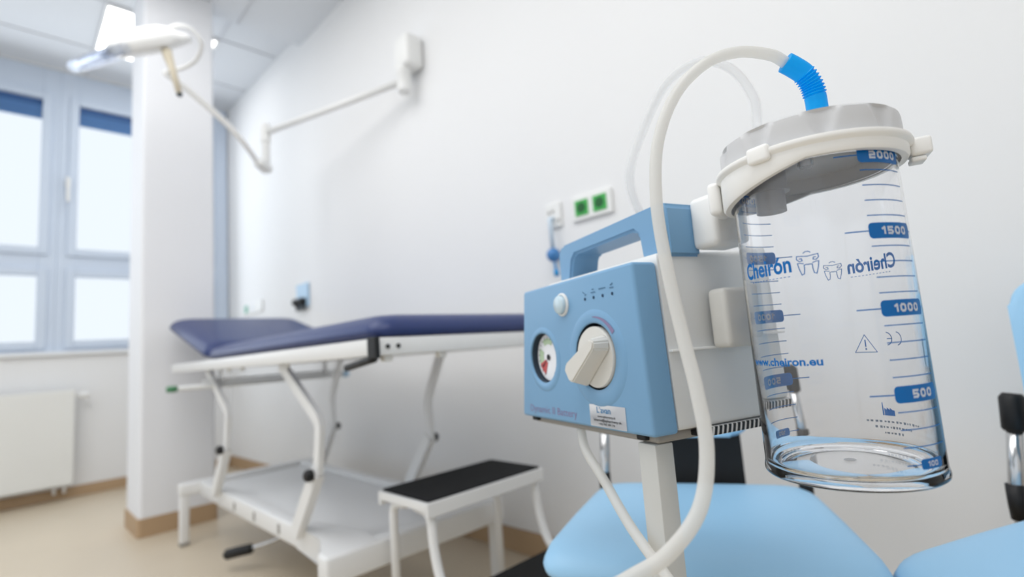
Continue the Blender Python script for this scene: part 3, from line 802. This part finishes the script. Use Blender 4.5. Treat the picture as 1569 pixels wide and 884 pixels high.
# grey body behind
bm = bmesh.new()
prism(bm, [(-0.280,0.0338),(-0.001,0.0338),(-0.001,0.200),(-0.010,0.212),(-0.270,0.212),(-0.280,0.200)], 0.002, 0.196, bev=0.006, seg=3)
for v in bm.verts:
    k = v.co.z/0.19
    v.co.x += (0.028*k if v.co.x < -0.14 else -0.006*k)
    if v.co.y < 0.05 and v.co.z > 0.15: v.co.z -= 0.010*(0.05-v.co.y)/0.017
link('rear_body', bm, M_pgrey, pump, auto=40)
bm = bmesh.new(); box(bm, -0.283, 0.0342, 0.083, 0.0016, 0.208, 0.0855, bev=0.0005); link('seam_strip', bm, M_whiteplastic, pump)
# underside tray with feet and vent slots at the side foot
bm = bmesh.new(); box(bm, -0.272, 0.012, -0.009, -0.010, 0.200, 0.0015, bev=0.004, seg=3); link('base_plate', bm, M_under, pump, auto=40)
for x, y in ((-0.262, 0.010), (-0.028, 0.010), (-0.004, 0.062)):
    bm = bmesh.new(); box(bm, x-0.008, y-0.004, -0.0060, x+0.006, y+0.008, 0.0, bev=0.0015); link('foot_pad', bm, M_black, pump)
bm = bmesh.new()
box(bm, -0.014, 0.070, -0.0085, -0.0002, 0.207, 0.0012, bev=0.002)
link('vent_strip', bm, M_pgrey, pump)
bm = bmesh.new()
for k in range(19):
    y = 0.074+0.0069*k
    q = [bm.verts.new(p) for p in ((0.0003, y, -0.0078), (0.0003, y+0.0034, -0.0078), (0.0003, y+0.0058, 0.0010), (0.0003, y+0.0024, 0.0010))]; w2 = [bm.verts.new((-0.003, v.co.y, v.co.z)) for v in q]
    bm.faces.new(q); bm.faces.new(w2[::-1])
    for a in range(4): bm.faces.new((q[a], w2[a], w2[(a+1) % 4], q[(a+1) % 4]))
bmesh.ops.recalc_face_normals(bm, faces=bm.faces[:])
link('vent_slots', bm, M_black, pump)
# carrying handle: slab arch standing behind the front shell
HY0, HY1 = 0.050, 0.098
bm = bmesh.new()
prof = [(-0.232,0.178),(-0.208,0.178),(-0.196,0.217),(-0.188,0.224),(-0.060,0.226),(-0.052,0.220),(-0.048,0.186),(-0.004,0.186),(-0.004,0.243),(-0.010,0.248),(-0.222,0.243),(-0.232,0.233)]
a_ = [bm.verts.new((x, HY0, z)) for x, z in prof]; b_ = [bm.verts.new((x, HY1, z)) for x, z in prof]
n_ = len(prof); bm.faces.new(a_); bm.faces.new(b_[::-1])
for k in range(n_): bm.faces.new((a_[k], b_[k], b_[(k+1) % n_], a_[(k+1) % n_]))
bmesh.ops.recalc_face_normals(bm, faces=bm.faces[:])
bmesh.ops.bevel(bm, geom=bm.edges[:], offset=0.0035, segments=3, affect='EDGES')
link('carrying_handle', bm, M_pblue, pump, auto=40)
# jar bracket on the pump's side
bm = bmesh.new(); box(bm, -0.006, 0.086, 0.192, 0.030, 0.135, 0.250, bev=0.007, seg=3); br = link('jar_bracket', bm, M_whiteplastic, pump, auto=40)
bm = bmesh.new(); box(bm, 0.001, 0.091, 0.083, 0.026, 0.141, 0.147, bev=0.006, seg=3)
link('jar_rest', bm, M_knob, pump, auto=40)

# stand
stand = thing('pump_stand', 'square grey metal pole on a castor base carrying the suction pump', 'stand', (0.463, 0.281, 0), PR)
bm = bmesh.new(); box(bm, -0.040, 0.010, 0.06, -0.012, 0.034, PZ-0.0095, bev=0.002); link('pole', bm, M_polegrey, stand, auto=40)
for k in range(5):
    a = math.radians(72*k+40); c0 = Vector((-0.026, 0.022, 0)); e = c0+Vector((math.cos(a), math.sin(a), 0))*0.20
    bm = bmesh.new(); sweep(bm, [c0+Vector((0,0,0.075)), c0.lerp(e, 0.6)+Vector((0,0,0.070)), e+Vector((0,0,0.06))], rect(0.03, 0.02)); fb = link('base_arm', bm, M_white, stand)
    bm = bmesh.new(); lathe(bm, [(0,-0.010),(0.022,-0.010),(0.025,-0.006),(0.025,0.006),(0.022,0.010),(0,0.010)], 24, e+Vector((0,0,0.0255)), axis='x'); box(bm, e.x-0.013, e.y-0.006, 0.024, e.x+0.013, e.y+0.006, 0.056, bev=0.002); link('castor', bm, M_black, fb, auto=40)

# ================================================================== COLLECTION JAR
JC = Vector((0.5393, 0.1333)); JR = 0.068; ZB = 0.6200
jar = thing('collection_jar', 'clear graduated collection jar with grey screw lid hung beside the pump', 'jar', (JC.x, JC.y, ZB))
H1 = 0.292
bm = bmesh.new()
th = 0.0022
prof = [(0, 0.0034),(0.030,0.0034),(0.056,0.0030),(0.0590,0.0014),(0.0605,0.0000),(0.0645,0.0000),(0.0668,0.0008),(0.0684,0.0024),(0.0690,0.0044),(0.0690,0.0062),(0.0686,0.0080),(0.0682,0.0095),(JR,0.0110),(JR,0.270),(JR-th,0.270),(JR-th,0.0150),(JR-0.0028,0.0118),(JR-0.0045,0.0090),(JR-0.0075,0.0072),(0.055,0.0066),(0.030,0.0065),(0,0.0065)]
lathe(bm, prof, 128)
link('jar_body', bm, M_clear, jar, auto=28)
# moulding mark in the floor
bm = bmesh.new(); lathe(bm, [(0,0.0066),(0.0045,0.0066),(0.005,0.0068),(0,0.0070)], 24); link('floor_mark', bm, M_lid, jar)
# lid: scalloped screw cap
bm = bmesh.new()
def scal(a, r, z):
    # nine wedge-shaped finger flutes pressed into the rim, wide at the top
    if r > 0.0735 and z > 0.270:
        w_ = 0.20*min(1, max(0.0, (z-0.274)/0.032))
        d_ = (a+0.25) % (2*PI/9)-PI/9
        if w_ > 0 and abs(d_) < w_: return (r-0.0042*(1-(d_/w_)**2)*min(1, (z-0.272)/0.02), z)
    return (r, z)
lathe(bm, [(0,0.303),(0.050,0.303),(0.064,0.306),(0.0690,0.3085),(0.0722,0.3085),(0.0742,0.3065),(0.0748,0.303),(0.0749,0.298),(0.0750,0.293),(0.0751,0.288),(0.0752,0.283),(0.0752,0.278),(0.0752,0.2715),(0.0700,0.2715),(0.0700,0.2865),(0.0,0.2865)], 288, fn=scal)
ld = link('screw_lid', bm, M_lid, jar, auto=30)
# parts seen inside under the lid: float cage and port
bm = bmesh.new(); lathe(bm, [(0.0,0.2863),(0.016,0.2863),(0.016,0.262),(0.0175,0.262),(0.0175,0.259),(0.0130,0.259),(0.0130,0.240),(0.0,0.240)], 36, (-0.020, 0.030, 0)); link('float_cage', bm, M_lidtrans, ld, auto=40)
bm = bmesh.new(); lathe(bm, [(0.0045,0.2863),(0.0065,0.2863),(0.0060,0.268),(0.0045,0.268)], 24, (-0.045, -0.010, 0), close=True); link('inlet_spout', bm, M_clear, ld, auto=40)
bm = bmesh.new(); lathe(bm, [(0.0,0.3032),(0.0105,0.3032),(0.0105,0.3075),(0.0095,0.3083),(0.0,0.3083)], 24, (0.0223, -0.0103, 0)); link('inlet_port', bm, M_lid, ld, auto=40)

# collar ring of the holder: belongs to the pump's bracket, deeper towards the pump
bm = bmesh.new()
def col(a, r, z):
    d_ = max(0, math.cos(a-math.radians(104)))
    if z < 0.2745: z = z-0.021*d_
    return (r, z)
lathe(bm, [(0.0705,0.2692),(0.0755,0.2692),(0.0772,0.2718),(0.0772,0.2780),(0.0805,0.2800),(0.0812,0.2820),(0.0805,0.2845),(0.0770,0.2855),(0.0758,0.2850),(0.0757,0.2705),(0.0705,0.2705)], 128, close=True, fn=col)
for v in bm.verts: v.co += Vector((JC.x, JC.y, ZB))
PM = Matrix.Translation((0.463, 0.281, PZ))@Matrix.Rotation(PR, 4, 'Z'); PMI = PM.inverted()
bmesh.ops.transform(bm, matrix=PMI, verts=bm.verts[:])
cl = link('jar_collar', bm, M_collar, pump, auto=40)
def lug(name, a, r0, r1, z0, z1, w_, bev=0.003, zz=0):
    bmx = bmesh.new(); mt = Matrix.Translation((JC.x, JC.y, ZB))@Matrix.Rotation(math.radians(a), 4, 'Z')
    box(bmx, r0, -w_/2, z0, r1, w_/2, z1, bev=bev, seg=3, mtx=mt)
    bmesh.ops.transform(bmx, matrix=PMI, verts=bmx.verts[:]); link(name, bmx, M_collar, cl, auto=40)
lug('clip', 168, 0.0765, 0.0830, 0.2735, 0.2885, 0.020, 0.003)
lug('end_lug', -72, 0.0770, 0.0930, 0.2700, 0.2860, 0.020)
lug('lug_foot', -72, 0.0770, 0.0880, 0.2650, 0.2695, 0.016, 0.0015)
lug('bracket_hook', 97, 0.0775, 0.0900, 0.2500, 0.2840, 0.036, 0.005)

# ---- prints on the jar (wrapped on its outside)
def wrap(a0, z0, off=0.00025):
    def f_(co):
        a = math.radians(a0)+co.x/JR
        return Vector(((JR+off)*math.cos(a), (JR+off)*math.sin(a), z0-ZB+co.y))
    return f_
def strip(bmx, a0, a1, z, h_, mi, off=0.00025, r_=0.0, n=None):
    """rounded bar on the cylinder from azimuth a0 to a1 (degrees)"""
    n = n or max(4, int(abs(a1-a0)/2)); L = math.radians(a1-a0)*JR; pts = []
    for k in range(n+1):
        x = L*k/n; hh = h_/2
        if r_ > 0:
            d_ = min(x, L-x)
            if d_ < r_: hh = h_/2-r_+math.sqrt(max(0, r_*r_-(r_-d_)**2))
        pts.append((x, hh))
    if r_ > 0:
        xs = sorted(set([0, r_*0.12, r_*0.35, r_*0.7, r_]+[L*k/n for k in range(n+1) if r_ < L*k/n < L-r_]+[L-r_, L-r_*0.7, L-r_*0.35, L-r_*0.12, L]))
        pts = []
        for x in xs:
            d_ = min(x, L-x); hh = h_/2 if d_ >= r_ else h_/2-r_+math.sqrt(max(0, r_*r_-(r_-d_)**2)); pts.append((x, hh))
    fn = wrap(a0, z, off); up_ = [bmx.verts.new(fn(Vector((x, hh, 0)))) for x, hh in pts]; dn = [bmx.verts.new(fn(Vector((x, -hh, 0)))) for x, hh in pts]
    for k in range(len(pts)-1):
        f_ = bmx.faces.new((dn[k], dn[k+1], up_[k+1], up_[k])); f_.material_index = mi
def poly_line(bmx, pts, w_, fn, mi=0, closed=False):
    P = [Vector((x, y, 0)) for x, y in pts]; n = len(P)
    for i in range(n if closed else n-1):
        a, b = P[i], P[(i+1) % n]; d_ = (b-a).normalized(); nrm = Vector((-d_.y, d_.x, 0))*w_/2; e_ = d_*w_*0.4
        q = [bmx.verts.new(fn(p)) for p in (a-e_-nrm, b+e_-nrm, b+e_+nrm, a-e_+nrm)]
        f_ = bmx.faces.new(q); f_.material_index = mi

def digits(bmx, txt, w_, h_, th_, fn, mi):
    """square-cornered gauge numerals centred on the origin"""
    step_ = w_+th_*0.7; wd = [w_*0.55 if c == '1' else w_ for c in txt]
    x = -(sum(wd)+th_*0.9*(len(txt)-1))/2
    for c, w1 in zip(txt, wd):
        a, b = x+th_/2, x+w1-th_/2; t_, m_, b_ = h_/2-th_/2, 0, -h_/2+th_/2; r_ = th_*0.6
        S = {'0': ([(a+r_,b_),(b-r_,b_),(b,b_+r_),(b,t_-r_),(b-r_,t_),(a+r_,t_),(a,t_-r_),(a,b_+r_)], True),
             '1': ([(a-th_*0.3,t_-th_*0.6),(b-th_*0.1,t_),(b-th_*0.1,b_)], False),
             '2': ([(a,t_),(b-r_,t_),(b,t_-r_),(b,m_),(a,m_),(a,b_),(b,b_)], False),
             '5': ([(b,t_),(a,t_),(a,m_),(b-r_,m_),(b,m_-r_),(b,b_+r_),(b-r_,b_),(a,b_)], False)}[c]
        poly_line(bmx, S[0], th_, fn, mi, S[1]); x += w1+th_*0.9
ZM = {2000: 0.8860, 1500: 0.8228, 1000: 0.7602, 500: 0.6932, 100: 0.6400}
def zml(v):
    ks = sorted(ZM)
    for a, b in zip(ks[:-1], ks[1:]):
        if a <= v <= b: return ZM[a]+(ZM[b]-ZM[a])*(v-a)/(b-a)
for A in (0.0, 186.0):
    bm = bmesh.new()
    for v in range(200, 2000, 100):
        if v % 500: strip(bm, A-134.5, A-97, zml(v), 0.00085, 0)
    for v in (500, 1000, 1500, 2000):
        z = ZM[v]; strip(bm, A-150, A-135, z, 0.0010, 0); strip(bm, A-135, A-96, z, 0.0130, 0, 0.00035, r_=0.0035)
        strip(bm, A-96, A-93, z, 0.0009, 0)
        for off_ in (0.0006, 0.00012): digits(bm, str(v), 0.0062, 0.0068, 0.0018, wrap(A-114 if v >= 1000 else A-113, z, off_), 1)
    z = ZM[100]; strip(bm, A-134, A-124, z, 0.0008, 0); strip(bm, A-124, A-104, z, 0.0078, 0, 0.0003, r_=0.0022)
    for off_ in (0.0006, 0.00012): digits(bm, '100', 0.0036, 0.0040, 0.0009, wrap(A-114, z, off_), 1)
    link('graduation_print', bm, [M_print, M_printwhite], jar)
# brand lettering and emblem, twice, on opposite sides
for A in (0.0, 180.0):
    bm = bmesh.new()
    tm = text_mesh('Cheir\u00f3n', 0.0140, 0.0500, 'LEFT', bold=0.028)
    merge(bm, tm, 0, wrap(A-47, 0.7975))
    for k in range(12): strip(bm, A-40+2.9*k, A-38.4+2.9*k, 0.7935, 0.0006, 1)
    link('brand_print', bm, [M_print, M_printfine], jar)
    bm = bmesh.new(); fn = wrap(A+6, 0.8025)
    w_ = 0.0007
    # emblem: a shield-like figure of two mirrored halves with two legs and a small cap
    for s in (-1, 1):
        poly_line(bm, [(s*x, y) for x, y in [(0.0,0.0058),(0.0045,0.0064),(0.0078,0.0068),(0.0081,0.0042),(0.0062,0.0022),(0.0040,0.0026),(0.0044,0.0044),(0.0060,0.0044)]], w_, fn)
        poly_line(bm, [(s*x, y) for x, y in [(0.0034,0.0000),(0.0058,0.0008),(0.0078,0.0008),(0.0070,-0.0040),(0.0054,-0.0092),(0.0036,-0.0084),(0.0030,-0.0044),(0.0030,-0.0012),(0.0008,-0.0008),(0.0,-0.0012)]], w_, fn)
    poly_line(bm, [(-0.0026,0.0088),(-0.0010,0.0098),(0.0010,0.0098),(0.0026,0.0088)], w_, fn)
    link('emblem_print', bm, M_printfine, jar)
bm = bmesh.new(); tm = text_mesh('www.cheiron.eu', 0.0066, 0.0720, 'LEFT', bold=0.03)
merge(bm, tm, 0, wrap(126, 0.7190)); link('web_address_print', bm, M_print, jar)
# warning triangle, CE mark, maker's symbol on the far side
bm = bmesh.new(); fn = wrap(-10, 0.7165)
poly_line(bm, [(-0.0098,0),(0.0098,0),(0.0,0.0175)], 0.0007, fn, closed=True)
poly_line(bm, [(0,0.0120),(0,0.0058)], 0.0012, fn); poly_line(bm, [(0,0.0036),(0,0.0028)], 0.0013, fn)
link('warning_print', bm, M_printfine, jar)
bm = bmesh.new(); fn = wrap(-32, 0.7293)
for cx in (-0.0045, 0.0062):
    poly_line(bm, [(cx+0.0058*math.cos(math.radians(a)), 0.0062*math.sin(math.radians(a))) for a in range(100, 262, 16)], 0.0009, fn)
poly_line(bm, [(0.0006,0),(0.0050,0)], 0.0009, fn)
link('conformity_print', bm, M_printfine, jar)
bm = bmesh.new(); fn = wrap(-20.5, 0.6545)
def polyf(bmx, pts, fn): bmx.faces.new([bmx.verts.new(fn(Vector((x, y, 0)))) for x, y in pts])
polyf(bm, [(-0.0055,0),(0.0042,0),(0.0042,0.0072),(0.0018,0.0056),(0.0018,0.0078),(-0.0010,0.0056),(-0.0010,0.0076),(-0.0038,0.0054),(-0.0055,0.0054)], fn)
polyf(bm, [(0.0044,0),(0.0060,0),(0.0058,0.0125),(0.0050,0.0125)], fn)
link('maker_print', bm, M_print, jar)
bm = bmesh.new()
random.seed(4)
for z, a0, a1 in ((0.6485, -46, -2), (0.6430, -38, -8), (0.6375, -30, -14)):
    a = a0
    while a < a1:
        w_ = random.uniform(1.0, 2.2); strip(bm, a, a+w_, z, random.uniform(0.0014, 0.0024), 0, n=2); a += w_+random.uniform(0.6, 1.8)
link('small_print', bm, mat('print_faint', srgb(160, 178, 200), 0.6, noise=0.02), jar)

# ================================================================== HOSES
hose_pts = [(0.5389, 0.1381, 1.0077), (0.5273, 0.1482, 1.0171), (0.4994, 0.1684, 1.0193), (0.4677, 0.1882, 1.0051), (0.4395, 0.2073, 0.9736), (0.4202, 0.2202, 0.926), (0.4075, 0.221, 0.8691), (0.3975, 0.2125, 0.8087), (0.3894, 0.2014, 0.7531), (0.3802, 0.1898, 0.7075), (0.3702, 0.1824, 0.6662), (0.3522, 0.1838, 0.6292), (0.3275, 0.1984, 0.6033), (0.3031, 0.2164, 0.5905), (0.2739, 0.2395, 0.5745), (0.262, 0.3, 0.5), (0.262, 0.36, 0.43)]
t = thing('suction_hose', 'thick milky silicone hose looping from blue elbow down across pump front', 'hose', hose_pts[0])
O = Vector(hose_pts[0])
pth = [p-O for p in catmull(hose_pts, 8)]
bm = bmesh.new(); tube(bm, pth, 0.0054, 20); link('hose', bm, M_hose, t, smooth=True)
bm = bmesh.new()
cp = catmull([(0.538, 0.1389, 1.0084), (0.544, 0.1337, 1.0034), (0.5511, 0.1279, 0.9963), (0.5569, 0.124, 0.985), (0.5599, 0.1229, 0.9733), (0.5616, 0.123, 0.9624), (0.5616, 0.123, 0.9292)], 10)
cp = [p-O for p in cp]; n_ = len(cp); sc = []
for i in range(n_):
    f_ = i/(n_-1); s = 1.0
    if 0.34 < f_ < 0.68: s = 1.0+0.07*math.sin(2*PI*(f_-0.34)/0.34*6)
    sc.append(s*(1.12 if f_ < 0.3 else 1.0))
# (denser path so the ribs show)
dense = catmull([p+O for p in cp], 6); dense = [p-O for p in dense]; nd = len(dense); sc = []
for i in range(nd):
    f_ = i/(nd-1)
    s = 1.0+(0.10*math.sin(2*PI*(f_-0.34)/0.040) if 0.34 < f_ < 0.66 else 0)
    sc.append(s)
sweep(bm, dense, circ(0.0096, 28), scale=sc)
link('elbow_connector', bm, M_conn, t, smooth=True)

vac = [(0.585,0.160,0.9305),(0.620,0.185,0.965),(0.700,0.2237,1.010),(0.7168,0.2287,1.0639),(0.7134,0.252,1.1159),(0.6995,0.2904,1.1388),(0.6851,0.3363,1.1195),(0.6719,0.3737,1.0593),(0.6514,0.3914,0.99),(0.668,0.388,0.93),(0.712,0.378,0.88),(0.738,0.348,0.82),(0.717,0.337,0.785)]
bm = bmesh.new(); tube(bm, catmull(vac, 8), 0.0062, 18)
tag(link('vacuum_hose', bm, M_hoseclear, smooth=True), 'faint clear hose looping behind the thick hose towards the jar lid', 'hose')
low = [(0.5306,0.427,0.6420),(0.52,0.4134,0.6191),(0.5031,0.3778,0.5919),(0.4809,0.3345,0.5584),(0.4645,0.2978,0.5353),(0.4555,0.2679,0.5131),(0.45,0.22,0.46),(0.46,0.15,0.36)]
bm = bmesh.new(); tube(bm, catmull(low, 8), 0.0056, 18)
tag(link('drain_hose', bm, M_hose, smooth=True), 'clear hose hanging from under the pump, crossing in front of its stand pole', 'hose')
